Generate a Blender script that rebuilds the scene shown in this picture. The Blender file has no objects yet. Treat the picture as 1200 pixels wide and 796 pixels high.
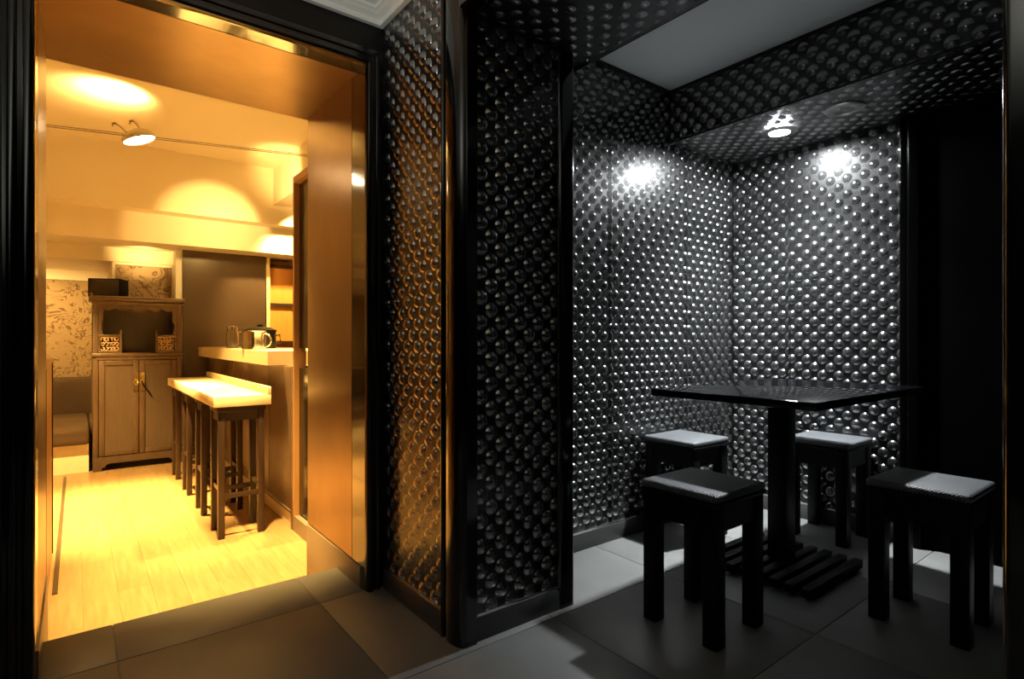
import bpy, bmesh, math, random
import numpy as np
from mathutils import Vector, Matrix

random.seed(7)
SC = bpy.context.scene
COL = SC.collection
PI = math.pi

# ------------------------------------------------------------------ camera
H = 0.95
cam_d = bpy.data.cameras.new('camera')
cam = bpy.data.objects.new('camera', cam_d)
COL.objects.link(cam)
cam.location = (0, 0, H)
cam.rotation_euler = (PI / 2, 0, -math.radians(37.81))
cam_d.sensor_width = 36.0
cam_d.lens = 657.0 / 1200.0 * 36.0
cam_d.clip_start = 0.02
SC.camera = cam

# ------------------------------------------------------------------ world, exposure
w = bpy.data.worlds.new('world')
SC.world = w
w.use_nodes = True
w.node_tree.nodes['Background'].inputs[0].default_value = (0.5, 0.55, 0.6, 1)
w.node_tree.nodes['Background'].inputs[1].default_value = 0.002
SC.view_settings.view_transform = 'Standard'
SC.view_settings.look = 'None'
SC.view_settings.gamma = 1
SC.view_settings.exposure = 0.0
SC.cycles.max_bounces = 14
SC.cycles.diffuse_bounces = 6
SC.cycles.glossy_bounces = 6
SC.cycles.transparent_max_bounces = 16
SC.cycles.sample_clamp_indirect = 4.0
SC.cycles.caustics_reflective = True
SC.cycles.blur_glossy = 1.5
SC.cycles.caustics_refractive = False

# ------------------------------------------------------------------ lights
WARM = (1.0, 0.60, 0.17)
BAR = 3.6                  # overall level of the bar room lamps
LAMP_EMIT = 1350.0          # alcove downlight, wide glow of its face
LAMP_BEAM = 540.0           # its reflector beam


def spot(name, loc, target, watts, deg, blend=0.4, radius=0.04, col=WARM):
    d = bpy.data.lights.new(name, 'SPOT')
    d.energy = watts * BAR
    d.color = col
    d.spot_size = math.radians(deg)
    d.spot_blend = blend
    d.shadow_soft_size = radius
    o = bpy.data.objects.new(name, d)
    COL.objects.link(o)
    o.location = loc
    o.rotation_euler = (Vector(target) - Vector(loc)).to_track_quat('-Z', 'Y').to_euler()
    return o


def area(name, loc, target, watts, sx, sy, col):
    d = bpy.data.lights.new(name, 'AREA')
    d.shape = 'RECTANGLE'
    d.size = sx
    d.size_y = sy
    d.energy = watts
    d.color = col
    o = bpy.data.objects.new(name, d)
    COL.objects.link(o)
    o.location = loc
    o.rotation_euler = (Vector(target) - Vector(loc)).to_track_quat('-Z', 'Y').to_euler()
    return o


# spots of the lit bar room, one of them an added fill in the recess
spot('bar_spot', (0.10, 4.45, 2.52), (0.20, 4.55, -0.18), 1000, 44, 0.9)
spot('bar_spot', (0.55, 2.95, 2.50), (0.62, 3.0, -0.18), 620, 42, 0.9)
spot('bar_spot', (0.62, 4.10, 2.50), (0.86, 4.25, 0.5), 260, 60, 0.7)
spot('bar_spot', (1.25, 3.60, 2.10), (0.98, 3.95, 0.86), 200, 60, 0.6)
spot('bar_spot', (1.05, 5.25, 1.98), (1.0, 5.7, 1.96), 8, 88, 0.05)
spot('bar_spot', (0.50, 6.12, 1.70), (0.50, 6.4, 1.76), 2.5, 95, 0.3)
spot('bar_spot', (1.75, 5.40, 2.2), (1.78, 6.5, 1.2), 75, 70, 0.5)
spot('bar_spot', (-0.7, 6.6, 1.62), (-0.3, 7.4, 0.7), 45, 110, 0.7)  # fill added to brighten the recess wallpaper and bench
spot('bar_spot', (-0.55, 4.7, 2.3), (-0.35, 5.8, -0.1), 260, 60, 0.6)
spot('bar_spot', (0.95, 4.60, 2.00), (1.50, 5.2, 2.44), 34, 50, 0.8)
spot('bar_spot', (0.24, 4.48, 2.44), (0.20, 4.55, 2.6), 24, 125, 0.9)
# fill lights added for the dim front room and its cornice, out of view
area('front_room_fill', (-1.0, 0.5, 1.55), (-1.0, 0.5, 2.25), 13.0, 0.5, 0.3, (1.0, 0.98, 0.88))
spot('cornice_fill', (-0.40, 0.85, 1.55), (0.62, 1.85, 2.25), 7.0, 40, 0.9, 0.05, (1.0, 0.98, 0.88))


# ------------------------------------------------------------------ materials
def mat(name, base=(0.8, 0.8, 0.8), rough=0.5, metal=0.0, coat=0.0, spec=0.5, coat_rough=0.05):
    m = bpy.data.materials.new(name)
    m.use_nodes = True
    b = m.node_tree.nodes['Principled BSDF']
    b.inputs['Base Color'].default_value = (*base, 1)
    b.inputs['Roughness'].default_value = rough
    b.inputs['Metallic'].default_value = metal
    b.inputs['Coat Weight'].default_value = coat
    b.inputs['Coat Roughness'].default_value = coat_rough
    b.inputs['Specular IOR Level'].default_value = spec
    m['b'] = 1
    return m


def nd(m, t, **kw):
    n = m.node_tree.nodes.new(t)
    for k, v in kw.items():
        setattr(n, k, v)
    return n


def lk(m, a, b):
    m.node_tree.links.new(a, b)


def bsdf(m):
    return m.node_tree.nodes['Principled BSDF']


def ramp(m, fac, stops):
    r = nd(m, 'ShaderNodeValToRGB')
    e = r.color_ramp.elements
    while len(e) < len(stops):
        e.new(0.5)
    for el, (p, c) in zip(e, stops):
        el.position = p
        el.color = (*c, 1)
    lk(m, fac, r.inputs[0])
    return r.outputs[0]


def coords(m, scale, kind='Object'):
    tc = nd(m, 'ShaderNodeTexCoord')
    mp = nd(m, 'ShaderNodeMapping')
    mp.inputs['Scale'].default_value = scale
    lk(m, tc.outputs[kind], mp.inputs[0])
    return mp.outputs[0]


def noise(m, vec, scale, detail=4.0, rough=0.55, dist=0.0):
    n = nd(m, 'ShaderNodeTexNoise')
    n.inputs['Scale'].default_value = scale
    n.inputs['Detail'].default_value = detail
    n.inputs['Roughness'].default_value = rough
    n.inputs['Distortion'].default_value = dist
    if vec is not None:
        lk(m, vec, n.inputs['Vector'])
    return n.outputs['Fac']


def bump(m, h, strength, dist):
    b = nd(m, 'ShaderNodeBump')
    b.inputs['Strength'].default_value = strength
    b.inputs['Distance'].default_value = dist
    lk(m, h, b.inputs['Height'])
    lk(m, b.outputs[0], bsdf(m).inputs['Normal'])


def wood(name, c1, c2, rough=0.4, scale=(2.0, 2.0, 2.0), nscale=6.0, coat=0.0, spec=0.5, rnd=0.0):
    m = mat(name, c1, rough, coat=coat, spec=spec)
    v = coords(m, scale)
    f = noise(m, v, nscale, 6, 0.6, 0.4)
    c = ramp(m, f, [(0.3, c1), (0.7, c2)])
    if rnd:
        oi = nd(m, 'ShaderNodeObjectInfo')
        hs = nd(m, 'ShaderNodeHueSaturation')
        mr = nd(m, 'ShaderNodeMapRange')
        mr.inputs[3].default_value = 1 - rnd
        mr.inputs[4].default_value = 1 + rnd
        lk(m, oi.outputs['Random'], mr.inputs[0])
        lk(m, mr.outputs[0], hs.inputs['Value'])
        lk(m, c, hs.inputs['Color'])
        c = hs.outputs[0]
    lk(m, c, bsdf(m).inputs['Base Color'])
    return m


M = {}
M['lacquer'] = mat('black_lacquer', (0.002, 0.002, 0.0022), 0.13, coat=0.5)
M['black_paint'] = mat('black_satin_paint', (0.0025, 0.0025, 0.0025), 0.38, spec=0.35)
M['black_matt'] = mat('black_matt_door', (0.0003, 0.0003, 0.0003), 0.5, spec=0.02)
M['soft_black'] = mat('black_frame_paint', (0.0006, 0.0006, 0.0006), 0.22, spec=0.06)
M['black_wood'] = mat('black_stained_wood', (0.0018, 0.0018, 0.002), 0.42, spec=0.18)
M['table_gloss'] = mat('black_mirror_tabletop', (0.004, 0.004, 0.005), 0.06)
M['white_paint'] = mat('white_cornice_paint', (0.82, 0.83, 0.79), 0.55)
M['grey_ceiling'] = mat('pale_grey_ceiling_paint', (0.78, 0.81, 0.81), 0.7)
M['steel'] = mat('polished_steel', (0.75, 0.74, 0.72), 0.14, 1.0)
M['lip'] = mat('satin_aluminium', (0.6, 0.6, 0.6), 0.25, 1.0)
M['brass'] = mat('polished_brass', (0.85, 0.66, 0.34), 0.2, 1.0)
M['cream'] = mat('cream_wall_paint', (0.78, 0.72, 0.60), 0.6)
M['bar_panel'] = wood('dark_brown_bar_panel', (0.125, 0.083, 0.053), (0.145, 0.096, 0.062), 0.34, (2, 2, .6), 2)
M['brown_panel'] = mat('brown_lacquer_panel', (0.07, 0.047, 0.032), 0.3)
M['slab'] = wood('pale_maple_slab', (0.78, 0.66, 0.44), (0.83, 0.73, 0.52), 0.3, (6, 1, 6), 4)
M['dark_wood'] = wood('dark_stained_stool_wood', (0.020, 0.010, 0.006), (0.035, 0.018, 0.010), 0.4, (8, 8, 1), 5)
M['cabinet'] = wood('aged_brown_elm', (0.068, 0.042, 0.026), (0.105, 0.066, 0.04), 0.36, (6, 6, 1.2), 5)
M['carving'] = mat('worn_gilt_carving', (0.55, 0.38, 0.22), 0.35)
M['cabinet_panel'] = wood('aged_brown_door_panel', (0.075, 0.053, 0.038), (0.098, 0.068, 0.048), 0.36, (8, 8, 1.0), 5)
M['shelf_wood'] = wood('orange_veneer', (0.58, 0.27, 0.06), (0.66, 0.32, 0.08), 0.45, (8, 8, 0.7), 4)
M['leather'] = mat('black_leather', (0.02, 0.017, 0.015), 0.35)
M['bench_leather'] = mat('dark_brown_bench_leather', (0.06, 0.036, 0.022), 0.36)
M['speaker'] = mat('black_speaker_cloth', (0.004, 0.004, 0.004), 0.8, spec=0.08)
M['dark_glass'] = mat('dark_tinted_door', (0.006, 0.005, 0.004), 0.2)
M['plank'] = wood('pale_oak_plank', (0.25, 0.155, 0.07), (0.33, 0.215, 0.105), 0.32, (9, 0.8, 9), 5, rnd=0.08)
M['trim_metal'] = mat('dark_bronze_strip', (0.16, 0.12, 0.08), 0.4, 0.8)
M['half_wall'] = wood('warm_brown_veneer', (0.36, 0.20, 0.08), (0.44, 0.25, 0.10), 0.4, (6, 6, 1), 4)

# brushed copper brown veneer of the door reveal
m = M['reveal'] = mat('bronze_brown_reveal_panel', (0.26, 0.15, 0.07), 0.30, 0.8)
f = noise(m, coords(m, (1.5, 1.5, 1.0)), 3.0, 3)
lk(m, ramp(m, f, [(0.35, (0.21, 0.125, 0.06)), (0.7, (0.27, 0.165, 0.08))]), bsdf(m).inputs['Base Color'])

# dark porcelain floor tile with fine pale flecks
m = M['tile'] = mat('dark_grey_porcelain', (0.06, 0.062, 0.062), 0.42)
v = coords(m, (1, 1, 1))
n1 = noise(m, v, 5, 5)
c1 = ramp(m, n1, [(0.3, (0.105, 0.107, 0.104)), (0.7, (0.135, 0.137, 0.133))])
vo = nd(m, 'ShaderNodeTexVoronoi')
vo.inputs['Scale'].default_value = 60
lk(m, v, vo.inputs['Vector'])
fl = ramp(m, vo.outputs['Distance'], [(0.05, (1, 1, 1)), (0.10, (0, 0, 0))])
n2 = noise(m, v, 22, 2)
g = ramp(m, n2, [(0.60, (0, 0, 0)), (0.66, (1, 1, 1))])
mu = nd(m, 'ShaderNodeMath', operation='MULTIPLY')
lk(m, fl, mu.inputs[0])
lk(m, g, mu.inputs[1])
mx = nd(m, 'ShaderNodeMix', data_type='RGBA')
lk(m, mu.outputs[0], mx.inputs[0])
lk(m, c1, mx.inputs[6])
mx.inputs[7].default_value = (0.35, 0.36, 0.35, 1)
lk(m, mx.outputs[2], bsdf(m).inputs['Base Color'])
M['grout'] = mat('grey_grout', (0.24, 0.235, 0.22), 0.8)
M['base_tile'] = mat('dark_skirting_tile', (0.045, 0.046, 0.046), 0.34)
M['base_brown'] = mat('taupe_skirting_tile', (0.19, 0.15, 0.11), 0.38)

# pearl black relief sheet
m = M['relief'] = mat('pearl_black_relief_sheet', (0.36, 0.365, 0.37), 0.16, 0.98)

# clear cover sheet over the relief
m = M['cover'] = bpy.data.materials.new('clear_gloss_cover_sheet')
m.use_nodes = True
nt = m.node_tree
nt.nodes.remove(nt.nodes['Principled BSDF'])
tr = nd(m, 'ShaderNodeBsdfTransparent')
g1 = nd(m, 'ShaderNodeBsdfGlossy')
g1.inputs['Roughness'].default_value = 0.09
g2 = nd(m, 'ShaderNodeBsdfGlossy')
g2.inputs['Roughness'].default_value = 0.30
gl = nd(m, 'ShaderNodeMixShader')
gl.inputs[0].default_value = 0.5
lk(m, g1.outputs[0], gl.inputs[1])
lk(m, g2.outputs[0], gl.inputs[2])
fr = nd(m, 'ShaderNodeFresnel')
fr.inputs[0].default_value = 1.5
ge = nd(m, 'ShaderNodeNewGeometry')
iv = nd(m, 'ShaderNodeMath', operation='SUBTRACT')
iv.inputs[0].default_value = 1
lk(m, ge.outputs['Backfacing'], iv.inputs[1])
mu = nd(m, 'ShaderNodeMath', operation='MULTIPLY')
lk(m, fr.outputs[0], mu.inputs[0])
lk(m, iv.outputs[0], mu.inputs[1])
ms = nd(m, 'ShaderNodeMixShader')
lk(m, mu.outputs[0], ms.inputs[0])
lk(m, tr.outputs[0], ms.inputs[1])
lk(m, gl.outputs[0], ms.inputs[2])
lk(m, ms.outputs[0], nt.nodes['Material Output'].inputs[0])

# glass for the jar
m = M['glass'] = mat('clear_glass', (0.9, 0.9, 0.88), 0.02)
bsdf(m).inputs['Transmission Weight'].default_value = 1.0

# emitters
def emitter(name, col, s):
    m = bpy.data.materials.new(name)
    m.use_nodes = True
    b = bsdf(m)
    b.inputs['Base Color'].default_value = (0, 0, 0, 1)
    b.inputs['Emission Color'].default_value = (*col, 1)
    b.inputs['Emission Strength'].default_value = s
    return m


M['lamp_white'] = emitter('cool_white_lamp', (0.95, 0.985, 1.0), LAMP_EMIT)
M['lamp_warm'] = emitter('warm_lamp', (1.0, 0.75, 0.4), 30)

# tan wallpaper with brown scrolling rose lines
m = M['wallpaper'] = mat('tan_scroll_wallpaper', (0.5, 0.38, 0.22), 0.55)
v = coords(m, (1, 1, 1))
f = noise(m, v, 3.6, 2.0, 0.5, 2.6)
sn = nd(m, 'ShaderNodeMath', operation='MULTIPLY')
sn.inputs[1].default_value = 42.0
lk(m, f, sn.inputs[0])
s2 = nd(m, 'ShaderNodeMath', operation='SINE')
lk(m, sn.outputs[0], s2.inputs[0])
line = ramp(m, s2.outputs[0], [(0.0, (0.28, 0.20, 0.115)), (0.66, (0.23, 0.155, 0.085)), (0.9, (0.10, 0.055, 0.025))])
f2 = noise(m, v, 9, 2)
mk = ramp(m, f2, [(0.36, (0, 0, 0)), (0.44, (1, 1, 1))])
mx = nd(m, 'ShaderNodeMix', data_type='RGBA')
lk(m, mk, mx.inputs[0])
mx.inputs[6].default_value = (0.27, 0.19, 0.11, 1)
lk(m, line, mx.inputs[7])
lk(m, mx.outputs[2], bsdf(m).inputs['Base Color'])

# woven seat cover
m = M['weave'] = mat('dark_woven_seat', (0.05, 0.054, 0.058), 0.42)
v = coords(m, (1, 1, 1))
ck = nd(m, 'ShaderNodeTexWave', wave_type='BANDS', bands_direction='DIAGONAL')
ck.inputs['Scale'].default_value = 55
lk(m, v, ck.inputs['Vector'])
v2 = coords(m, (1, -1, 1))
ck2 = nd(m, 'ShaderNodeTexWave', wave_type='BANDS', bands_direction='DIAGONAL')
ck2.inputs['Scale'].default_value = 55
lk(m, v2, ck2.inputs['Vector'])
mu = nd(m, 'ShaderNodeMath', operation='MULTIPLY')
lk(m, ck.outputs['Fac'], mu.inputs[0])
lk(m, ck2.outputs['Fac'], mu.inputs[1])
lk(m, ramp(m, mu.outputs[0], [(0, (0.03, 0.032, 0.035)), (1, (0.13, 0.14, 0.15))]), bsdf(m).inputs['Base Color'])
bump(m, mu.outputs[0], 0.6, 0.003)


# ------------------------------------------------------------------ mesh helpers
class MB:
    def __init__(self):
        self.bm = bmesh.new()

    def box(self, x0, x1, y0, y1, z0, z1, bevel=0.0, seg=2):
        r = bmesh.ops.create_cube(self.bm, size=1.0)
        vs = r['verts']
        for v in vs:
            v.co = Vector(((x0 + x1) / 2 + v.co.x * (x1 - x0),
                           (y0 + y1) / 2 + v.co.y * (y1 - y0),
                           (z0 + z1) / 2 + v.co.z * (z1 - z0)))
        if bevel:
            es = list({e for v in vs for e in v.link_edges})
            bmesh.ops.bevel(self.bm, geom=es, offset=bevel, segments=seg, profile=0.5, affect='EDGES')
        return self

    def prism(self, pts, to3d, d):
        """closed outline pts (2D) -> solid; to3d(a, b, t) gives 3-D, t runs 0..d"""
        a = [self.bm.verts.new(to3d(p[0], p[1], 0)) for p in pts]
        b = [self.bm.verts.new(to3d(p[0], p[1], d)) for p in pts]
        n = len(pts)
        self.bm.faces.new(a)
        self.bm.faces.new(list(reversed(b)))
        for i in range(n):
            j = (i + 1) % n
            self.bm.faces.new((a[i], b[i], b[j], a[j]))
        return self

    def lathe(self, cx, cy, prof, n=32, axis=None):
        rings = []
        for r, z in prof:
            if r < 1e-6:
                rings.append([self.bm.verts.new((cx, cy, z))])
            else:
                rings.append([self.bm.verts.new((cx + r * math.cos(2 * PI * k / n),
                                                 cy + r * math.sin(2 * PI * k / n), z)) for k in range(n)])
        for A, B in zip(rings, rings[1:]):
            for k in range(n):
                l = (k + 1) % n
                if len(A) == 1 and len(B) == 1:
                    continue
                if len(A) == 1:
                    self.bm.faces.new((A[0], B[k], B[l]))
                elif len(B) == 1:
                    self.bm.faces.new((A[k], A[l], B[0]))
                else:
                    self.bm.faces.new((A[k], A[l], B[l], B[k]))
        return self

    def tube(self, pts, r, n=8):
        pts = [Vector(p) for p in pts]
        rings = []
        for i, p in enumerate(pts):
            t = (pts[min(i + 1, len(pts) - 1)] - pts[max(i - 1, 0)]).normalized()
            up = Vector((0, 0, 1)) if abs(t.z) < 0.9 else Vector((1, 0, 0))
            s = t.cross(up).normalized()
            u = s.cross(t)
            rings.append([self.bm.verts.new(p + r * (math.cos(2 * PI * k / n) * s + math.sin(2 * PI * k / n) * u))
                          for k in range(n)])
        for A, B in zip(rings, rings[1:]):
            for k in range(n):
                l = (k + 1) % n
                self.bm.faces.new((A[k], A[l], B[l], B[k]))
        self.bm.faces.new(list(reversed(rings[0])))
        self.bm.faces.new(rings[-1])
        return self

    def xf(self, mtx):
        bmesh.ops.transform(self.bm, matrix=mtx, verts=self.bm.verts)
        return self

    def build(self, name, material, parent=None, smooth=False, origin=None, kind=None):
        bmesh.ops.recalc_face_normals(self.bm, faces=self.bm.faces)
        me = bpy.data.meshes.new(name)
        if origin is not None:
            bmesh.ops.translate(self.bm, vec=-Vector(origin), verts=self.bm.verts)
        self.bm.to_mesh(me)
        self.bm.free()
        if smooth:
            me.shade_smooth()
            try:
                me.set_sharp_from_angle(angle=math.radians(40))
            except Exception:
                pass
        me.materials.append(M[material] if isinstance(material, str) else material)
        o = bpy.data.objects.new(name, me)
        COL.objects.link(o)
        if origin is not None:
            o.location = origin
        if parent is not None:
            o.parent = parent
            # parents sit at their own place, so cancel their offset
            p, off = parent, Vector((0, 0, 0))
            while p is not None:
                off += p.location
                p = p.parent
            o.location = o.location - off
        if kind:
            o['kind'] = kind
        return o


def box(name, material, x0, x1, y0, y1, z0, z1, parent=None, bevel=0.0, kind=None, origin=None, smooth=False):
    return MB().box(x0, x1, y0, y1, z0, z1, bevel).build(name, material, parent, smooth or bevel > 0, origin, kind)


def tag(o, label, cat, group=None):
    o['label'] = label
    o['category'] = cat
    if group:
        o['group'] = group
    return o


def thing(name, label, cat, loc=(0, 0, 0), group=None):
    o = bpy.data.objects.new(name, None)
    o.empty_display_size = 0.1
    COL.objects.link(o)
    o.location = loc
    return tag(o, label, cat, group)


def structure(o):
    o['kind'] = 'structure'
    return o


def copy_tree(o, parent=None):
    kids = list(o.children)
    c = o.copy()
    COL.objects.link(c)
    if parent is not None:
        c.parent = parent
    for k in kids:
        copy_tree(k, c)
    return c


# ------------------------------------------------------------------ relief panels
PITCH = 0.080
RAD = 0.0277
DEPTH = 0.0165
DIP_R, DIP_D = 0.0124, 0.0085


def relief(name, O, U, V, wa, hb, parent, step=0.0036, seams=True, flip=False):
    """pressed sheet: staggered round studs; O corner, U, V unit vectors, outward normal = U x V (or flipped)"""
    O, U, V = (np.array(q, float) for q in (O, U, V))
    N = np.cross(U, V) * (-1 if flip else 1)
    na, nb = max(2, int(round(wa / step))), max(2, int(round(hb / step)))
    A, B = np.meshgrid(np.linspace(0, wa, na + 1), np.linspace(0, hb, nb + 1))

    def near(a, b):
        da = a - np.round(a / PITCH) * PITCH
        db = b - np.round(b / PITCH) * PITCH
        return np.sqrt(da * da + db * db)
    r = np.minimum(near(A, B), near(A - PITCH / 2, B - PITCH / 2))
    R0 = (RAD * RAD + DEPTH * DEPTH) / (2 * DEPTH)
    d = np.sqrt(np.maximum(R0 * R0 - r * r, 0)) - (R0 - DEPTH)
    d = np.where(r < RAD, np.maximum(d, 0), 0)
    g = np.minimum(near(A - PITCH / 2, B), near(A, B - PITCH / 2))
    R1 = (DIP_R ** 2 + DIP_D ** 2) / (2 * DIP_D)
    dip = np.sqrt(np.maximum(R1 * R1 - g * g, 0)) - (R1 - DIP_D)
    d = d - np.where(g < DIP_R, np.maximum(dip, 0), 0)
    P = O + A[..., None] * U + B[..., None] * V + (d[..., None] - DEPTH) * N
    P = P.reshape(-1, 3)
    i = np.arange(na)[None, :] + (na + 1) * np.arange(nb)[:, None]
    q = np.stack([i, i + 1, i + na + 2, i + na + 1], -1).reshape(-1, 4)
    if flip:
        q = q[:, ::-1]
    me = bpy.data.meshes.new(name)
    nf = len(q)
    me.vertices.add(len(P))
    me.vertices.foreach_set('co', P.astype(np.float32).ravel())
    me.loops.add(nf * 4)
    me.loops.foreach_set('vertex_index', q.astype(np.int32).ravel())
    me.polygons.add(nf)
    me.polygons.foreach_set('loop_start', np.arange(0, nf * 4, 4, dtype=np.int32))
    me.update(calc_edges=True)
    me.shade_smooth()
    me.materials.append(M['relief'])
    o = bpy.data.objects.new(name, me)
    COL.objects.link(o)
    if parent:
        o.parent = parent
    return o


def cover(x0, x1, y0, y1, z0, z1, parent):
    return box('cover_sheet', 'cover', x0, x1, y0, y1, z0, z1, parent)


# ================================================================== SETTING
ZS = 1.975     # underside of the alcove soffits
ZC = 2.25      # ceilings of the front room and alcove
YA = 1.81      # alcove left wall
XB = 3.05      # alcove back wall
XD, YD = 0.93, 2.02   # corner of pillar face and doorway wall
FZ = -0.18     # sunken wooden floor of the bar room
XL, XR = -0.09, 0.86  # door opening
YE = 2.68      # back of the doorway wall
RZ = 2.60      # bar room ceiling

# ---- tiled floor with separate tiles
floor = structure(box('floor', 'grout', -2.4, 3.2, -2.4, 2.02, -0.17, -0.004))
box('threshold_bed', 'grout', XL + 0.001, XR - 0.001, 2.02, 2.292, -0.179, -0.004, floor)
T = 0.596
xs = [0.0945 + T * k for k in range(-5, 6)]
ys = [2.02 - T * k for k in range(0, 8)]
tile_mesh = {}


def tile(x0, x1, y0, y1):
    key = (round(x1 - x0, 4), round(y1 - y0, 4))
    cx, cy = (x0 + x1) / 2, (y0 + y1) / 2
    if key in tile_mesh:
        o = tile_mesh[key].copy()
        COL.objects.link(o)
        o.location = (cx, cy, 0)
    else:
        o = box('floor_tile', 'tile', x0 + .0015, x1 - .0015, y0 + .0015, y1 - .0015, -0.012, 0.0, floor, 0.0012,
                origin=(cx, cy, 0))
        tile_mesh[key] = o
    return o


for i in range(len(xs) - 1):
    for j in range(len(ys) - 1):
        x0, x1, y1, y0 = xs[i], xs[i + 1], ys[j], ys[j + 1]
        if x1 > 3.2:
            x1 = 3.2
        if x1 < -0.6 or y1 < -0.5 or x0 > 3.1 or y0 < -1.2:
            continue
        tile(x0, x1, y0, y1)
for x0, x1 in ((XL + .003, xs[5]), (xs[5], xs[6]), (xs[6], XR - .003)):
    tile(x0, x1, 2.02, 2.295)

# ---- wooden floor, separate planks
wf = structure(box('floor_wood', 'plank', -2.0, 2.4, 2.297, 7.7, FZ - 0.06, FZ - 0.012))
pw, pl = 0.125, 1.25
k = 0
px0 = -0.98
proto = None
while px0 < 1.1:
    off = (k * 0.47) % pl
    y = 2.30 - off
    while y < 7.0:
        a, b = max(y, 2.30), min(y + pl, 7.0)
        if b - a > 0.05:
            o = box('floor_plank', 'plank', px0 + .0003, px0 + pw - .0003, a + .0003, b - .0003, FZ - 0.012, FZ, wf,
                    origin=(px0 + pw / 2, (a + b) / 2 + 0.37 * k, FZ))
        y += pl
    px0 += pw
    k += 1
# thin strip let into the floor
structure(box('trim_1', 'trim_metal', -0.087, -0.068, 3.2, 5.88, FZ, FZ + 0.006))

# ---- doorway wall (between front room and bar room)
wd = structure(box('wall_doorway', 'black_paint', -2.4, XL - 0.012, YD, YE, FZ, RZ))
box('wall_doorway_right', 'black_paint', XR + 0.012, 2.4, YD, YE, FZ, RZ, wd)
box('wall_doorway_header', 'black_paint', XL - 0.012, XR + 0.012, YD, YE, 1.997, RZ, wd)
# reveal lining
box('reveal_panel', 'reveal', XR, XR + 0.012, 2.145, YE, 0.085, 1.985, wd)
box('reveal_panel', 'reveal', XL - 0.012, XL, 2.145, YE, 0.085, 1.985, wd)
box('reveal_soffit', 'reveal', XL - 0.012, XR + 0.012, 2.09, YE, 1.985, 1.997, wd)
# far skin of the wall in the bar room
box('plaster_skin', 'cream', -2.0, XL - 0.012, YE, YE + 0.008, FZ, RZ, wd)
box('plaster_skin', 'cream', XR + 0.012, 2.4, YE, YE + 0.008, FZ, RZ, wd)
box('plaster_skin', 'cream', XL - 0.012, XR + 0.012, YE, YE + 0.008, 1.985, RZ, wd)
# glossy inner liner nearest the frame
box('frame_liner', 'lacquer', XR, XR + 0.012, YD, 2.14, 0.085, 1.985, wd)
box('frame_liner', 'lacquer', XL - 0.012, XL, YD, 2.14, 0.085, 1.985, wd)
box('frame_liner', 'lacquer', XL - 0.012, XR + 0.012, YD, 2.085, 1.985, 1.997, wd)
# skirting of the reveal
structure(box('baseboard_right', 'base_brown', XR - 0.006, XR + 0.012, 2.05, YE, FZ, 0.08, bevel=0.003))
structure(box('baseboard_left', 'base_brown', XL - 0.012, XL + 0.006, 2.05, YE, FZ, 0.08, bevel=0.003))

# black moulded door frame: profile swept around the opening
# profile (across the face from the opening outward, proud of the wall)
prof = [(0.0, 0.0), (0.0, 0.020)]
for kk in range(7):
    a = PI - PI * kk / 6
    prof.append((0.014 + 0.012 * math.cos(a), 0.024 + 0.010 * math.sin(a)))
prof += [(0.028, 0.018), (0.034, 0.018)]
for kk in range(7):
    a = PI - PI * kk / 6
    prof.append((0.047 + 0.010 * math.cos(a), 0.018 + 0.007 * math.sin(a)))
prof += [(0.060, 0.014), (0.068, 0.010), (0.068, 0.0)]
mb = MB()
rows = []
for d, p in prof:
    y = YD - p
    rows.append([mb.bm.verts.new(c) for c in ((XR + d, y, 0.001), (XR + d, y, 1.985 + d), (XL - d, y, 1.985 + d), (XL - d, y, 0.001))])
for A, B in zip(rows, rows[1:]):
    for q in range(3):
        mb.bm.faces.new((A[q], A[q + 1], B[q + 1], B[q]))
mb.bm.faces.new([r[0] for r in rows])
mb.bm.faces.new([r[3] for r in reversed(rows)])
structure(mb.build('trim_2', 'lacquer', None, True))

# ---- pillar between doorway and alcove
pil = structure(box('wall_pillar', 'black_paint', XD + 0.016, 1.405, 1.48, YD, 0.0, ZC))
# face towards the doorway side (normal -X)
relief('relief_panel', (XD + 0.004, 1.565, 0.085), (0, 1, 0), (0, 0, 1), YD - 1.565, 2.17 - 0.085, pil, flip=True)
cover(XD - 0.001, XD + 0.001, 1.566, YD - 0.001, 0.086, 2.17, pil)
# face towards the room (normal -Y)
relief('relief_panel', (0.985, 1.467, 0.085), (1, 0, 0), (0, 0, 1), 0.357, ZS - 0.085, pil)
cover(0.985, 1.342, 1.461, 1.463, 0.086, ZS, pil)


# rounded black posts on the pillar corners
def post(name, x0, x1, y0, y1, z0, z1, bev=0.014, mt='lacquer'):
    mb = MB().box(x0, x1, y0, y1, z0, z1)
    es = [e for e in mb.bm.edges if abs(e.verts[0].co.z - e.verts[1].co.z) > 0.1]
    bmesh.ops.bevel(mb.bm, geom=es, offset=bev, segments=5, profile=0.5, affect='EDGES')
    return structure(mb.build(name, mt, None, True))


def bead(name, x, y, z0, z1, r=0.010):
    return structure(MB().tube([(x, y, z0), (x, y, z1)], r, 14).build(name, 'lacquer', None, True))


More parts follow.
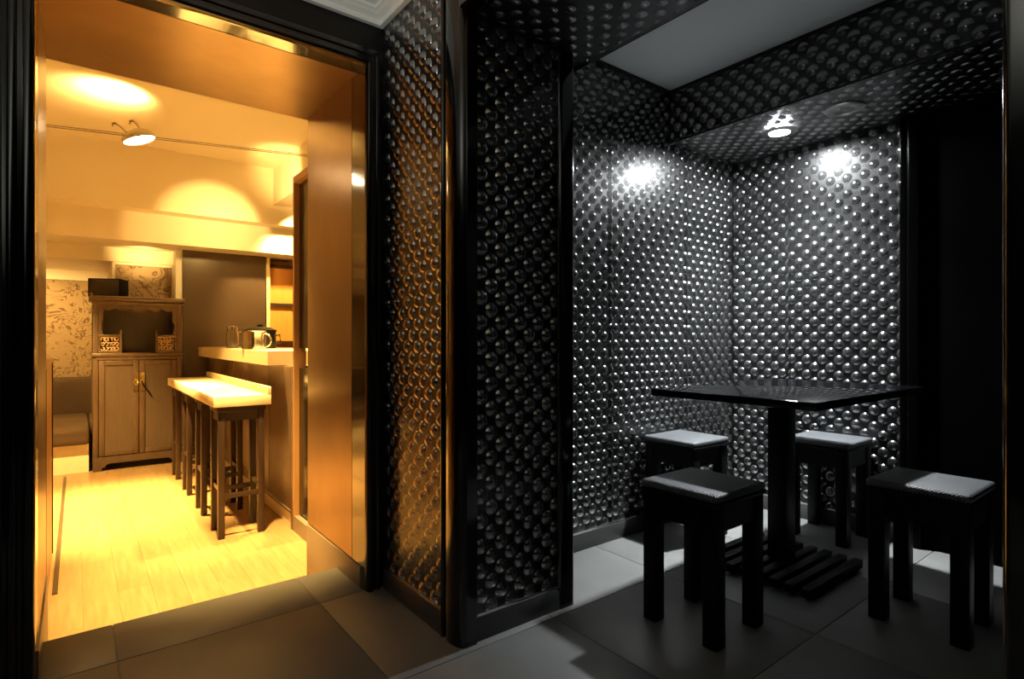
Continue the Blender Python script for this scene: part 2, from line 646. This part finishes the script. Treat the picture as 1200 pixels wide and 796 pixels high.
pts = [(0.985, 1.447), (0.948, 1.447)]
for k in range(17):          # bulging side of the post
    a = -PI / 2 + PI * k / 16
    pts.append((0.946 - 0.026 * math.cos(a), 1.505 + 0.056 * math.sin(a)))
pts += [(0.95, 1.565), (0.985, 1.565)]
structure(MB().prism(pts, lambda a, b, q: (a, b, q), ZC).build('trim_3', 'lacquer', None, True))
bead('trim_4', 0.928, 1.556, 0.0, ZC, 0.009)
post('trim_5', 1.342, 1.412, 1.452, 1.52, 0.0, ZS, 0.012)
structure(box('trim_6', 'lip', 1.339, 1.342, 1.458, 1.462, 0.085, ZS))
structure(box('baseboard_pillar_front', 'base_tile', 0.985, 1.342, 1.455, 1.475, 0.0, 0.078, bevel=0.002))
structure(box('baseboard_pillar_side', 'base_tile', XD - 0.008, XD + 0.012, 1.565, YD - 0.03, 0.0, 0.078, bevel=0.002))
structure(box('trim_7', 'lip', 0.985, 1.342, 1.457, 1.470, 0.078, 0.085))
structure(box('trim_8', 'lip', XD - 0.005, XD + 0.010, 1.565, YD - 0.03, 0.078, 0.085))

# header over the alcove opening
structure(box('trim_9', 'lacquer', 0.915, 0.985, 0.18, 1.448, ZS - 0.02, ZS + 0.05, bevel=0.012))
hd = structure(box('wall_header', 'black_paint', XD + 0.016, 1.50, -0.45, 1.48, ZS + 0.012, ZC))
relief('relief_panel', (0.985, 0.0, ZS + 0.006), (0, 1, 0), (1, 0, 0), 1.48, 0.52, hd)
cover(0.985, 1.505, 0.0, 1.462, ZS - 0.001, ZS + 0.001, hd)
relief('relief_panel', (XD + 0.004, 0.0, ZS + 0.05), (0, 1, 0), (0, 0, 1), 1.448, 2.16 - ZS - 0.05, hd, flip=True)
# strip of soffit between pillar and alcove wall
box('soffit_return', 'black_paint', 1.405, 1.50, 1.48, YA, ZS + 0.012, ZC, hd)
relief('relief_panel', (1.412, 1.48, ZS + 0.006), (0, 1, 0), (1, 0, 0), YA - 1.48, 0.093, hd)

# ---- alcove shell
wa = structure(box('wall_alcove_left', 'black_paint', 1.405, XB + 0.1, YA + 0.016, YD - 0.002, 0.0, ZC))
seams = [1.412, 2.01, 2.61, XB]
for a, b in zip(seams, seams[1:]):
    relief('relief_panel', (a + 0.0006, YA + 0.004, 0.085), (1, 0, 0), (0, 0, 1), b - a - 0.0012, ZC - 0.085, wa)
    cover(a + 0.0006, b - 0.0006, YA - 0.002, YA, 0.086, ZC - 0.001, wa)
wb = structure(box('wall_alcove_back', 'black_paint', XB + 0.016, XB + 0.1, -0.3, YA + 0.016, 0.0, ZC))
for a, b in ((0.957, 1.488), (1.488, YA)):
    relief('relief_panel', (XB + 0.004, a + 0.0006, 0.085), (0, 1, 0), (0, 0, 1), b - a - 0.0012, ZS - 0.085, wb, flip=True)
    cover(XB - 0.002, XB, a + 0.0006, b - 0.0006, 0.086, ZS, wb)
structure(box('baseboard_alcove_left', 'base_tile', 1.412, XB, YA - 0.010, YA + 0.010, 0.0, 0.078, bevel=0.002))
structure(box('baseboard_alcove_back', 'base_tile', XB - 0.010, XB + 0.012, 0.957, YA - 0.010, 0.0, 0.078, bevel=0.002))
structure(box('trim_10', 'lip', 1.412, XB, YA - 0.008, YA + 0.006, 0.078, 0.085))
structure(box('trim_11', 'lip', XB - 0.008, XB + 0.006, 0.957, YA - 0.008, 0.078, 0.085))
# black frame and dark door at the right of the back wall
post('trim_12', XB - 0.03, XB + 0.02, 0.925, 0.957, 0.0, ZS, 0.008, 'soft_black')
post('trim_13', XB - 0.045, XB + 0.02, 0.868, 0.925, 0.0, ZS, 0.014, 'soft_black')
dr = structure(box('door_1', 'black_matt', XB - 0.004, XB + 0.016, -0.3, 0.868, 0.0, ZS))
wr = structure(box('wall_alcove_right', 'black_paint', 1.40, XB + 0.1, -0.36, -0.3, 0.0, ZC))
# right pillar of the opening
pr = structure(box('wall_right_pillar', 'black_paint', 0.935, 1.41, -0.36, 0.172, 0.0, ZC))
post('trim_14', 0.922, 0.99, 0.11, 0.181, 0.0, ZC, 0.010)
bead('trim_15', 0.919, 0.135, 0.0, ZC, 0.010)
box('lacquer_face', 'black_matt', 0.928, 0.935, -0.36, 0.11, 0.0, ZC, pr)

# right soffit with the lamp
sr = structure(box('soffit_right', 'black_paint', 2.466, XB + 0.016, -0.3, YA + 0.016, ZS + 0.012, ZC))
sr.name = 'ceiling_soffit'
relief('relief_panel', (2.45, -0.3, ZS + 0.006), (0, 1, 0), (1, 0, 0), YA + 0.3, XB - 2.45, sr)
cover(2.45, XB - 0.001, -0.3, YA - 0.002, ZS - 0.001, ZS + 0.001, sr)
relief('relief_panel', (2.454, -0.3, ZS), (0, 1, 0), (0, 0, 1), YA + 0.3, ZC - ZS, sr, flip=True)
cover(2.448, 2.450, -0.3, YA - 0.002, ZS - 0.001, ZC - 0.001, sr)
structure(box('trim_18', 'black_paint', 1.5, 1.506, -0.3, YA, ZS - 0.002, ZS + 0.03))
structure(box('trim_19', 'black_paint', 2.446, 2.4505, -0.3, YA - 0.003, ZS - 0.003, ZS + 0.004))
structure(box('trim_20', 'black_paint', 1.5, 2.45, YA - 0.004, YA + 0.02, ZC - 0.012, ZC))
structure(box('trim_21', 'black_paint', 2.446, 2.47, -0.3, YA - 0.004, ZC - 0.012, ZC))
structure(box('ceiling_alcove', 'grey_ceiling', 1.40, XB + 0.1, -0.36, YD - 0.002, ZC, ZC + 0.05))

# ---- front room
structure(box('ceiling', 'white_paint', -2.4, 1.40, -2.4, YD - 0.002, ZC + 0.005, ZC + 0.06))
structure(box('wall_left', 'black_paint', -2.46, -2.4, -2.46, YD, 0.0, ZC))
structure(box('wall_behind', 'black_paint', -2.4, 0.93, -2.46, -2.4, 0.0, ZC))
structure(box('wall_right', 'black_paint', 0.935, 1.0, -2.46, -0.37, 0.0, ZC))
prof = [(0, 2.150), (0.018, 2.150), (0.022, 2.158), (0.022, 2.168), (0.034, 2.174), (0.040, 2.184), (0.052, 2.190),
        (0.052, 2.200), (0.066, 2.203), (0.080, 2.214), (0.088, 2.230), (0.104, 2.234), (0.108, 2.256), (0, 2.256)]
mb = MB()
rows = []
for d, z in prof:
    rows.append([mb.bm.verts.new(c) for c in ((-2.4, YD - d, z), (XD + 0.004 - d, YD - d, z), (XD + 0.004 - d, -2.4, z))])
n = len(rows)
for i in range(n):
    A, B = rows[i], rows[(i + 1) % n]
    for q in range(2):
        mb.bm.faces.new((A[q], A[q + 1], B[q + 1], B[q]))
structure(mb.build('trim_16', 'white_paint', None, True))

# ---- bar room shell
structure(box('wall_bar_left', 'cream', -2.06, -2.0, YE, 7.7, FZ, RZ))
structure(box('wall_bar_right', 'cream', 2.4, 2.46, YE, 7.7, FZ, RZ))
wbk = structure(box('wall_bar_back', 'cream', 0.26, 2.4, 6.42, 6.52, FZ, 1.81))
structure(box('wall_bar_recess', 'cream', -2.0, 0.30, 7.5, 7.58, FZ, 1.81))
structure(box('wall_bar_return', 'cream', 0.26, 0.30, 6.52, 7.5, FZ, 1.81))
box('wallpaper', 'wallpaper', 0.285, 0.735, 6.414, 6.42, 0.2, 1.655, wbk)
box('wallpaper_rail', 'cream', 0.265, 0.735, 6.408, 6.42, 1.655, 1.675, wbk)
rcs = bpy.data.objects['wall_bar_recess']
box('wallpaper', 'wallpaper', -1.9, 0.26, 7.492, 7.5, 0.2, 1.575, rcs)
structure(box('ceiling_bar', 'cream', -2.06, 2.46, 2.02, 7.7, RZ, RZ + 0.05))
structure(box('ceiling_beam', 'cream', -2.0, 2.4, 5.70, 7.6, 2.065, RZ))
structure(box('ceiling_drop', 'cream', -2.0, 2.4, 5.88, 7.6, 1.81, 2.065))
structure(box('ceiling_recess', 'cream', -2.0, 0.76, 6.40, 7.5, 1.68, 1.81))
structure(box('ceiling_bulkhead', 'cream', 1.5, 2.4, YE + 0.01, 5.70, 2.25, RZ))
# pale column and brown panelled wall behind the bar
structure(box('trim_17', 'white_paint', 0.745, 0.80, 6.20, 6.42, FZ, 1.81))
bp = structure(box('wall_bar_panel', 'brown_panel', 0.802, 1.55, 6.18, 6.42, FZ, 1.81))

# ================================================================== BAR ROOM THINGS
# ---- back-bar shelves
t = thing('shelf_unit', 'orange wood shelf unit with dark shelf lines behind the bar counter', 'shelf', (1.8, 6.3, FZ))
box('back_panel', 'shelf_wood', 1.56, 2.36, 6.395, 6.415, FZ, 1.80, t)
box('side_panel', 'slab', 1.555, 1.59, 6.16, 6.395, FZ, 1.80, t)
box('side_panel', 'slab', 2.33, 2.36, 6.16, 6.395, FZ, 1.80, t)
for z in (0.90, 1.30, 1.71):
    box('shelf', 'dark_wood', 1.59, 2.33, 6.22, 6.395, z, z + 0.035, t)
for z0, z1 in ((0.935, 1.30), (1.335, 1.71)):
    box('shelf_front', 'shelf_wood', 1.592, 1.96, 6.26, 6.275, z0, z1, t)
    box('shelf_front', 'shelf_wood', 1.963, 2.328, 6.26, 6.275, z0, z1, t)

# ---- bar counter
XBAR = 1.02
t = thing('bar_counter', 'long bar counter with brown panelled front and thick pale wood top', 'bar counter', (1.2, 4.8, FZ))
box('carcass', 'bar_panel', XBAR + 0.012, 1.40, 3.46, 6.17, FZ + 0.095, 0.79, t)
yy = [3.46, 3.99, 4.53, 5.07, 5.61, 6.17]
for a, b in zip(yy, yy[1:]):
    box('front_panel', 'bar_panel', XBAR, XBAR + 0.012, a + 0.004, b - 0.004, FZ + 0.10, 0.785, t, 0.003)
box('corner_post', 'bar_panel', XBAR - 0.012, XBAR + 0.03, 3.42, 3.46, FZ, 0.79, t, 0.003)
box('plinth', 'slab', XBAR + 0.004, 1.38, 3.46, 6.17, FZ, FZ + 0.095, t)
box('plinth_lip', 'bar_panel', XBAR - 0.008, XBAR + 0.012, 3.46, 6.17, FZ + 0.085, FZ + 0.10, t)
MB().prism([(0.93, 3.66), (1.55, 3.66), (1.55, 6.17), (0.93, 6.17)], lambda a, b, q: (a, b, 0.79 + q), 0.088).build('worktop', 'slab', t)

# ---- tall dark doorway panel with pale frame beside the bar end
t = thing('door_panel', 'tall dark panel in a tan wood frame between reveal and bar counter', 'door', (1.05, 3.1, FZ))
box('dark_infill', 'dark_glass', XBAR + 0.02, XBAR + 0.05, 2.72, 3.395, FZ + 0.10, 0.78, t)
box('dark_infill', 'dark_glass', XBAR + 0.02, XBAR + 0.05, 2.72, 3.395, 0.90, 1.87, t)
box('frame_upright', 'half_wall', XBAR - 0.01, XBAR + 0.06, 3.395, 3.418, FZ + 0.09, 1.91, t)
box('frame_upright', 'half_wall', XBAR - 0.01, XBAR + 0.06, 2.695, 2.72, FZ + 0.09, 1.91, t)
box('frame_head', 'half_wall', XBAR - 0.01, XBAR + 0.06, 2.72, 3.395, 1.87, 1.91, t)
box('plinth', 'base_brown', XBAR - 0.01, XBAR + 0.07, 2.695, 3.418, FZ, FZ + 0.09, t)

# ---- high ledge in front of the bar
t = thing('ledge_table', 'pale wood high ledge with raised back edge along the brown bar front', 'table', (0.78, 4.46, FZ))
box('tabletop', 'slab', 0.60, 0.905, 3.48, 5.47, 0.568, 0.628, t, 0.003)
box('upstand', 'slab', 0.885, 0.905, 3.48, 5.47, 0.628, 0.672, t, 0.002)

# ---- bar stools under the ledge


def bar_stool(x, y, w, d):
    t = thing('bar_stool', '', 'stool', (x, y, FZ), 'dark bar stools under the pale ledge')
    x0, x1, y0, y1 = x - w / 2, x + w / 2, y - d / 2, y + d / 2
    L = 0.034
    for a in (x0, x1 - L):
        for b in (y0, y1 - L):
            box('leg', 'dark_wood', a, a + L, b, b + L, FZ, 0.536, t, 0.002)
    box('seat', 'dark_wood', x0 - 0.006, x1 + 0.006, y0 - 0.006, y1 + 0.006, 0.536, 0.5675, t, 0.004)
    for b in (y0 + 0.006, y1 - 0.026):
        box('apron', 'dark_wood', x0 + L, x1 - L, b, b + 0.02, 0.486, 0.536, t)
    for a in (x0 + 0.006, x1 - 0.026):
        box('apron', 'dark_wood', a, a + 0.02, y0 + L, y1 - L, 0.486, 0.536, t)
    for b in (y0 + 0.008, y1 - 0.026):
        box('stretcher', 'dark_wood', x0 + L, x1 - L, b, b + 0.018, 0.045, 0.07, t)
    for a in (x0 + 0.008, x1 - 0.026):
        box('stretcher', 'dark_wood', a, a + 0.018, y0 + L, y1 - L, 0.085, 0.11, t)
    return t


s0 = bar_stool(0.7505, 3.62, 0.245, 0.235)
labels = ['nearest dark wooden bar stool under the pale ledge, closest to the doorway',
          'second dark wooden bar stool under the pale ledge, counted from the doorway',
          'third dark wooden bar stool under the pale ledge, counted from the doorway',
          'farthest dark wooden bar stool under the pale ledge, closest to the carved cabinet']
s0['label'] = labels[0]
for y, lb in zip((4.165, 4.75, 5.33), labels[1:]):
    c = copy_tree(s0)
    c.location = (0.7505, y, FZ)
    c['label'] = lb

# ---- things on the bar top
BZ = 0.878
t = thing('steel_jug', 'shiny steel jug with loop handle standing on the bar counter', 'jug', (1.0, 4.30, BZ))
MB().lathe(1.0, 4.30, [(0, BZ), (0.072, BZ), (0.080, BZ + 0.006), (0.081, BZ + 0.05), (0.079, BZ + 0.12), (0.083, BZ + 0.133),
                       (0.080, BZ + 0.134), (0.076, BZ + 0.12), (0.076, BZ + 0.012), (0, BZ + 0.010)], 40).build('body', 'steel', t, True)
hx, hy = 0.79, -0.61
pts = []
for k in range(11):
    a = -PI / 2 + PI * k / 10
    r = 0.078 + 0.045 * math.cos(a)
    pts.append((1.0 + hx * r, 4.30 + hy * r, BZ + 0.067 + 0.048 * math.sin(a)))
MB().tube(pts, 0.006, 10).build('handle', 'steel', t, True)
MB().prism([(-0.02, 0), (0.02, 0), (0.0, 0.03)], lambda a, b, q: (1.0 - hx * (0.079 + b) - hy * a * .7, 4.30 - hy * (0.079 + b) + hx * a * .7, BZ + 0.122 + q), 0.010).build('spout', 'steel', t)

t = thing('lidded_pot', 'black lidded pot behind the steel jug on the bar counter', 'pot', (1.15, 4.75, BZ))
MB().lathe(1.15, 4.75, [(0, BZ), (0.11, BZ), (0.118, BZ + 0.01), (0.118, BZ + 0.135), (0, BZ + 0.135)], 36).build('body', 'black_wood', t, True)
MB().lathe(1.15, 4.75, [(0.125, BZ + 0.135), (0.125, BZ + 0.146), (0.08, BZ + 0.168), (0.02, BZ + 0.174), (0.02, BZ + 0.19), (0, BZ + 0.192)], 36).build('lid', 'black_wood', t, True)
MB().tube([(1.23, 4.67, BZ + 0.10), (1.27, 4.64, BZ + 0.11), (1.275, 4.635, BZ + 0.05), (1.235, 4.665, BZ + 0.04)], 0.008, 8).build('handle', 'black_wood', t, True)

t = thing('glass_jar', 'clear glass jar with steel lid beside the steel jug', 'jar', (1.0, 5.0, BZ))
MB().lathe(1.0, 5.0, [(0, BZ + 0.001), (0.042, BZ + 0.001), (0.046, BZ + 0.008), (0.046, BZ + 0.125), (0.036, BZ + 0.145), (0.036, BZ + 0.155),
                      (0.033, BZ + 0.155), (0.033, BZ + 0.144), (0.042, BZ + 0.122), (0.042, BZ + 0.010), (0, BZ + 0.008)], 32).build('body', 'glass', t, True)
MB().lathe(1.0, 5.0, [(0, BZ + 0.155), (0.040, BZ + 0.155), (0.040, BZ + 0.178), (0.02, BZ + 0.186), (0, BZ + 0.187)], 32).build('lid', 'steel', t, True)

# ---- carved cabinet
CX0, CX1, CY0, CY1 = 0.105, 0.765, 5.95, 6.36
t = thing('carved_cabinet', 'antique brown carved cabinet with two doors and open top shelf at back wall', 'cabinet', (0.435, 6.15, FZ))
for x in (CX0, CX1 - 0.04):
    box('corner_post', 'cabinet', x, x + 0.04, CY0, CY0 + 0.04, FZ, 1.27, t, 0.008)
    box('corner_post', 'cabinet', x, x + 0.04, CY1 - 0.04, CY1, FZ, 1.27, t, 0.006)
for x in (CX0 + 0.012, CX1 - 0.024):
    box('side_panel', 'cabinet_panel', x, x + 0.012, CY0 + 0.04, CY1 - 0.04, -0.07, 1.27, t)
box('back_panel', 'cabinet_panel', CX0 + 0.04, CX1 - 0.04, CY1 - 0.02, CY1 - 0.008, -0.07, 1.27, t)
box('bottom_board', 'cabinet', CX0 + 0.02, CX1 - 0.02, CY0 + 0.012, CY1 - 0.01, -0.085, -0.06, t)
box('middle_board', 'cabinet', CX0 - 0.008, CX1 + 0.008, CY0 - 0.014, CY1 - 0.005, 0.80, 0.832, t, 0.009)
box('middle_rail', 'cabinet', CX0 + 0.03, CX1 - 0.03, CY0 - 0.004, CY0 + 0.02, 0.772, 0.80, t, 0.003)
box('top_board', 'cabinet', CX0 - 0.025, CX1 + 0.025, CY0 - 0.03, CY1 + 0.005, 1.285, 1.325, t, 0.012)
box('top_moulding', 'cabinet', CX0 - 0.008, CX1 + 0.008, CY0 - 0.010, CY0 + 0.03, 1.255, 1.285, t, 0.005)
MB().lathe(CX0 - 0.012, CY0 - 0.018, [(0, 1.325), (0.010, 1.326), (0.013, 1.336), (0.008, 1.346), (0, 1.350)], 14).build('finial', 'cabinet', t, True)
# apron with shaped feet
W = CX1 - CX0
ol = [(0, -0.06), (0, FZ), (0.06, FZ), (0.066, -0.150), (0.085, -0.148), (0.095, -0.128), (0.12, -0.120)]
ol += [(W - a, b) for a, b in reversed(ol)]
MB().prism([(CX0 + a, b) for a, b in ol], lambda a, b, q: (a, CY0 - 0.006 + q, b), 0.022).build('base_apron', 'cabinet', t)
# wavy carved valance round the opening
ix0, ix1, iz0, iz1 = CX0 + 0.04, CX1 - 0.04, 0.832, 1.258
outer = [(ix0, iz0), (ix0, iz1), (ix1, iz1), (ix1, iz0)]


def wave(u):          # drop of the valance below the rail, u 0..1 over half width
    return 0.045 + 0.013 * math.sin(u * PI * 5.0) + (0.018 if u > 0.88 else 0) * math.sin((u - 0.88) / 0.12 * PI / 2)


inner = []
half = (ix1 - ix0) / 2
for k in range(9):     # up the right side, wavy
    q = k / 8
    inner.append((ix1 - 0.016 - 0.016 * max(0, q - 0.25) / 0.75 - (0.010 * math.sin(q * PI * 5) if q > 0.45 else 0), iz0 + q * 0.34))
for k in range(49):    # across, right to left
    u = k / 48
    s = 1 - abs(2 * u - 1)
    x = ix1 - 0.045 - u * (2 * half - 0.09)
    inner.append((x, iz1 - wave(s)))
for k in range(9):
    q = 1 - k / 8
    inner.append((ix0 + 0.016 + 0.016 * max(0, q - 0.25) / 0.75 + (0.010 * math.sin(q * PI * 5) if q > 0.45 else 0), iz0 + q * 0.34))
MB().prism(outer + inner, lambda a, b, q: (a, CY0 + 0.006 + q, b), 0.014).build('carved_valance', 'cabinet', t)
# the two little balustrades with fretwork
for side in (0, 1):
    a0 = ix0 if side == 0 else ix1 - 0.165
    a1 = a0 + 0.165
    pc = a1 - 0.008 if side == 0 else a0 + 0.008
    rl = box('railing', 'cabinet', a0, a1, CY0 - 0.006, CY0 + 0.012, 0.972, 0.992, t, 0.004)
    box('railing_base', 'cabinet', a0, a1, CY0 - 0.006, CY0 + 0.012, 0.832, 0.852, t, 0.003)
    MB().lathe(pc, CY0 + 0.001, [(0, 0.832), (0.011, 0.832), (0.011, 1.0), (0.007, 1.006), (0.013, 1.018), (0.010, 1.03), (0, 1.036)], 14).build('railing_post', 'cabinet', t, True)
    fw = MB()
    rnd = random.Random(3 + side)
    c0, c1 = a0 + 0.012, a1 - 0.02
    for k in range(15):
        cx = c0 + 0.018 + (k % 5) * (c1 - c0 - 0.036) / 4
        cz = 0.872 + (k // 5) * 0.040
        r = 0.013 + 0.006 * rnd.random()
        s, e = rnd.random() * 6.3, 3.6 + 2.2 * rnd.random()
        fw.tube([(cx + r * (1 - 0.35 * i / 9) * math.cos(s + e * i / 9), CY0 + 0.002 + 0.004 * math.sin(i), cz + r * (1 - 0.35 * i / 9) * math.sin(s + e * i / 9)) for i in range(10)], 0.0048, 6)
    fw.box(c0, c1, CY0 + 0.006, CY0 + 0.010, 0.852, 0.857)
    fw.box(c0, c1, CY0 + 0.006, CY0 + 0.010, 0.966, 0.972)
    o = fw.build('carved_fretwork', 'carving', t, True)
    box('fretwork_frame', 'cabinet', a0, a0 + 0.012, CY0 - 0.004, CY0 + 0.010, 0.852, 0.972, t)
# doors
for side in (0, 1):
    a0, a1 = (CX0 + 0.042, CX0 + W / 2 - 0.002) if side == 0 else (CX0 + W / 2 + 0.002, CX1 - 0.042)
    z0, z1 = -0.055, 0.768
    d = bpy.data.objects.new('door', None)
    COL.objects.link(d)
    d.parent = t
    d.location = (((a0 + a1) / 2) - 0.435, CY0 - 6.15, 0.35 - FZ)
    e = 0.042
    box('door_stile', 'cabinet', a0, a0 + e, CY0 - 0.004, CY0 + 0.016, z0, z1, d, 0.005)
    box('door_stile', 'cabinet', a1 - e, a1, CY0 - 0.004, CY0 + 0.016, z0, z1, d, 0.005)
    box('door_rail', 'cabinet', a0 + e, a1 - e, CY0 - 0.004, CY0 + 0.016, z1 - e, z1, d, 0.005)
    box('door_rail', 'cabinet', a0 + e, a1 - e, CY0 - 0.004, CY0 + 0.016, z0, z0 + e, d, 0.005)
    box('door_panel_board', 'cabinet_panel', a0 + e, a1 - e, CY0 + 0.006, CY0 + 0.012, z0 + e, z1 - e, d)
    hx0 = a1 - 0.040 if side == 0 else a0 + 0.004
    hx1 = hx0 + 0.036
    pts = [(hx0, 0.50), (hx0 + 0.004, 0.49), (hx1 - 0.004, 0.49), (hx1, 0.50), (hx1, 0.645), (hx1 - 0.008, 0.66), (hx0 + 0.008, 0.66), (hx0, 0.645)]
    p = MB().prism(pts, lambda a, b, q: (a, CY0 - 0.0075 + q, b), 0.0034).build('brass_plate', 'brass', d)
    cx = (hx0 + hx1) / 2
    MB().tube([(cx + 0.015 * math.cos(a * PI / 8), CY0 - 0.011 - 0.004 * (a % 2), 0.575 + 0.020 * math.sin(a * PI / 8)) for a in range(17)], 0.0035, 6).build('ring_pull', 'brass', d, True)
MB().tube([(0.452, CY0 - 0.012, 0.57), (0.475, CY0 - 0.016, 0.53), (0.505, CY0 - 0.014, 0.485), (0.53, CY0 - 0.012, 0.44)], 0.006, 8).build('key_tassel', 'speaker', t, True)

# ---- loudspeaker on the cabinet
t = thing('loudspeaker', 'small black box loudspeaker on top left of carved cabinet', 'speaker', (0.19, 6.18, 1.325))
mb = MB().box(-0.125, 0.125, -0.09, 0.09, 0, 0.165, 0.006)
mb.xf(Matrix.Translation((0.225, 6.2, 1.325)) @ Matrix.Rotation(math.radians(-24), 4, 'Z'))
mb.build('cabinet_box', 'speaker', t, True)
mb = MB().box(-0.115, 0.115, -0.096, -0.09, 0.008, 0.157, 0.002)
mb.xf(Matrix.Translation((0.225, 6.2, 1.325)) @ Matrix.Rotation(math.radians(-24), 4, 'Z'))
mb.build('grille', 'leather', t, True)

# ---- upholstered bench in the recess
t = thing('banquette', 'black leather banquette bench on a pale wood base left of the cabinet', 'bench', (-0.8, 6.6, FZ))
box('base', 'slab', -1.9, 0.08, 6.0, 7.2, FZ, 0.06, t)
box('seat', 'bench_leather', -1.9, 0.088, 5.93, 7.25, 0.06, 0.20, t, 0.035)
box('seat', 'bench_leather', 0.09, 0.255, 6.40, 7.25, 0.06, 0.20, t, 0.03)
box('backrest', 'bench_leather', -1.9, 0.255, 7.25, 7.48, 0.06, 0.56, t, 0.05)

# ---- half-height panelled wall at the left
hw = structure(box('wall_half', 'half_wall', -0.30, -0.103, YE + 0.01, 3.78, FZ, 0.835))
box('cap_board', 'half_wall', -0.31, -0.094, YE + 0.01, 3.80, 0.835, 0.85, hw)
box('edge_strip', 'dark_wood', -0.103, -0.098, 3.755, 3.782, FZ + 0.02, 0.835, hw)
box('edge_strip', 'dark_wood', -0.103, -0.098, 2.95, 2.98, FZ + 0.02, 0.835, hw)

# ---- cable lamp
LX, LY, LZ = 0.255, 3.60, 2.045
ax = Matrix.Translation((LX, LY, LZ)) @ Matrix.Rotation(math.radians(-21), 4, Vector((0.07, 1.0, 0.2)))
t = thing('cable_lamp', 'round chrome cable spotlight on two thin wires below the bar ceiling', 'lamp', (LX, LY, LZ))
mb = MB().lathe(0, 0, [(0.078, -0.030), (0.080, -0.026), (0.080, -0.012), (0.064, 0.012), (0.040, 0.024), (0.018, 0.030), (0, 0.031)], 36)
mb.xf(ax)
mb.build('reflector_head', 'steel', t, True)
mb = MB().lathe(0, 0, [(0.0, -0.027), (0.074, -0.027), (0.074, -0.025), (0, -0.025)], 32)
mb.xf(ax)
mb.build('lamp_face', 'lamp_warm', t)
for s in (-1, 1):
    pts = [(s * 0.034 - 0.01, 0, 0.022), (s * 0.037 - 0.016, 0, 0.045), (s * 0.04 - 0.026, 0, 0.066), (s * 0.04 - 0.036, 0, 0.076), (s * 0.04 - 0.047, 0, 0.074), (s * 0.04 - 0.052, 0, 0.062)]
    mb = MB().tube(pts, 0.006, 8)
    mb.xf(ax)
    mb.build('hook_arm', 'steel', t, True)
for yy_, zz in ((3.555, 2.000), (3.66, 2.040)):
    o = MB().tube([(-1.99, yy_, zz - 0.165), (-0.8, yy_, zz - 0.066), (0.2, yy_, zz + 0.017), (1.2, yy_, zz + 0.10), (2.39, yy_, zz + 0.2)], 0.0024, 6).build('cable', 'lip')
    tag(o, 'front thin low-voltage wire carrying the chrome spotlight' if yy_ < 3.6 else 'rear thin low-voltage wire carrying the chrome spotlight', 'cable')

# ================================================================== ALCOVE THINGS
# ---- downlights
def downlight(x, y, lit, label):
    t = thing('downlight', label, 'ceiling light', (x, y, ZS), 'soffit downlights')
    z = ZS - 0.001
    MB().lathe(x, y, [(0.046, z), (0.046, z - 0.006), (0.050, z - 0.009), (0.074, z - 0.008), (0.082, z - 0.003), (0.082, z)], 40).build('trim_ring', 'steel', t, True)
    MB().lathe(x, y, [(0, z), (0.046, z), (0.046, z - 0.004), (0, z - 0.0045)], 36).build('lamp_face', 'lamp_white' if lit else 'relief', t)
    if lit:
        d = bpy.data.lights.new('downlight_beam', 'SPOT')
        d.energy = LAMP_BEAM
        d.color = (0.95, 0.985, 1.0)
        d.spot_size = math.radians(102)
        d.spot_blend = 1.0
        d.shadow_soft_size = 0.035
        o = bpy.data.objects.new('downlight_beam', d)
        COL.objects.link(o)
        o.location = (0, 0, -0.014)
        o.parent = t
    return t


downlight(2.735, 1.375, True, 'bright lit round downlight in the dimpled alcove soffit')
downlight(2.69, 1.06, False, 'unlit round downlight in the dimpled soffit right of the bright one')

# ---- table
t = thing('pedestal_table', 'square glossy black pedestal table in the alcove between four black stools', 'table', (2.315, 1.16, 0))
box('tabletop', 'table_gloss', 1.80, 2.78, 0.79, 1.42, 0.727, 0.755, t, 0.003)
box('column', 'black_wood', 2.275, 2.355, 1.115, 1.195, 0.045, 0.715, t, 0.004)
box('mounting_plate', 'black_wood', 2.14, 2.49, 0.98, 1.33, 0.715, 0.727, t)
for k in range(8):
    y = 0.935 + k * 0.0595
    box('base_bar', 'black_wood', 2.08, 2.55, y, y + 0.034, 0.012, 0.046, t, 0.003)
for x in (2.15, 2.44):
    box('base_crossbar', 'black_wood', x, x + 0.05, 0.935, 0.935 + 7 * 0.0595 + 0.034, 0.0, 0.012, t)


# ---- stools
def black_stool(x, y, label):
    t = thing('stool', label, 'stool', (x, y, 0), 'black stools round the alcove table')
    h, L = 0.139, 0.050
    for a in (-h, h - L):
        for b in (-h, h - L):
            box('leg', 'black_wood', x + a, x + a + L, y + b, y + b + L, 0, 0.438, t, 0.003)
    for b in (-h + 0.006, h - 0.026):
        box('apron', 'black_wood', x - h + L, x + h - L, y + b, y + b + 0.02, 0.356, 0.438, t)
    for a in (-h + 0.006, h - 0.026):
        box('apron', 'black_wood', x + a, x + a + 0.02, y - h + L, y + h - L, 0.356, 0.438, t)
    box('seat_frame', 'black_wood', x - h - 0.006, x + h + 0.006, y - h - 0.006, y + h + 0.006, 0.438, 0.449, t, 0.002)
    MB().box(x - h - 0.006, x + h + 0.006, y - h - 0.006, y + h + 0.006, 0.449, 0.476, 0.011, 4).build('seat_cushion', 'weave', t, True, origin=(x, y, 0.45))
    return t


st = black_stool(1.668, 1.10, 'black stool with woven seat standing in front, nearest the pillar')
for x, y, lb in ((2.37, 1.655, 'black stool with woven seat against the left dimpled wall, behind the front stool'),
                 (2.893, 1.215, 'black stool with woven seat against the back dimpled wall, behind the table column'),
                 (2.281, 0.632, 'black stool with woven seat at the right, beside the dark post')):
    c = copy_tree(st)
    c.location = (x, y, 0)
    c['label'] = lb
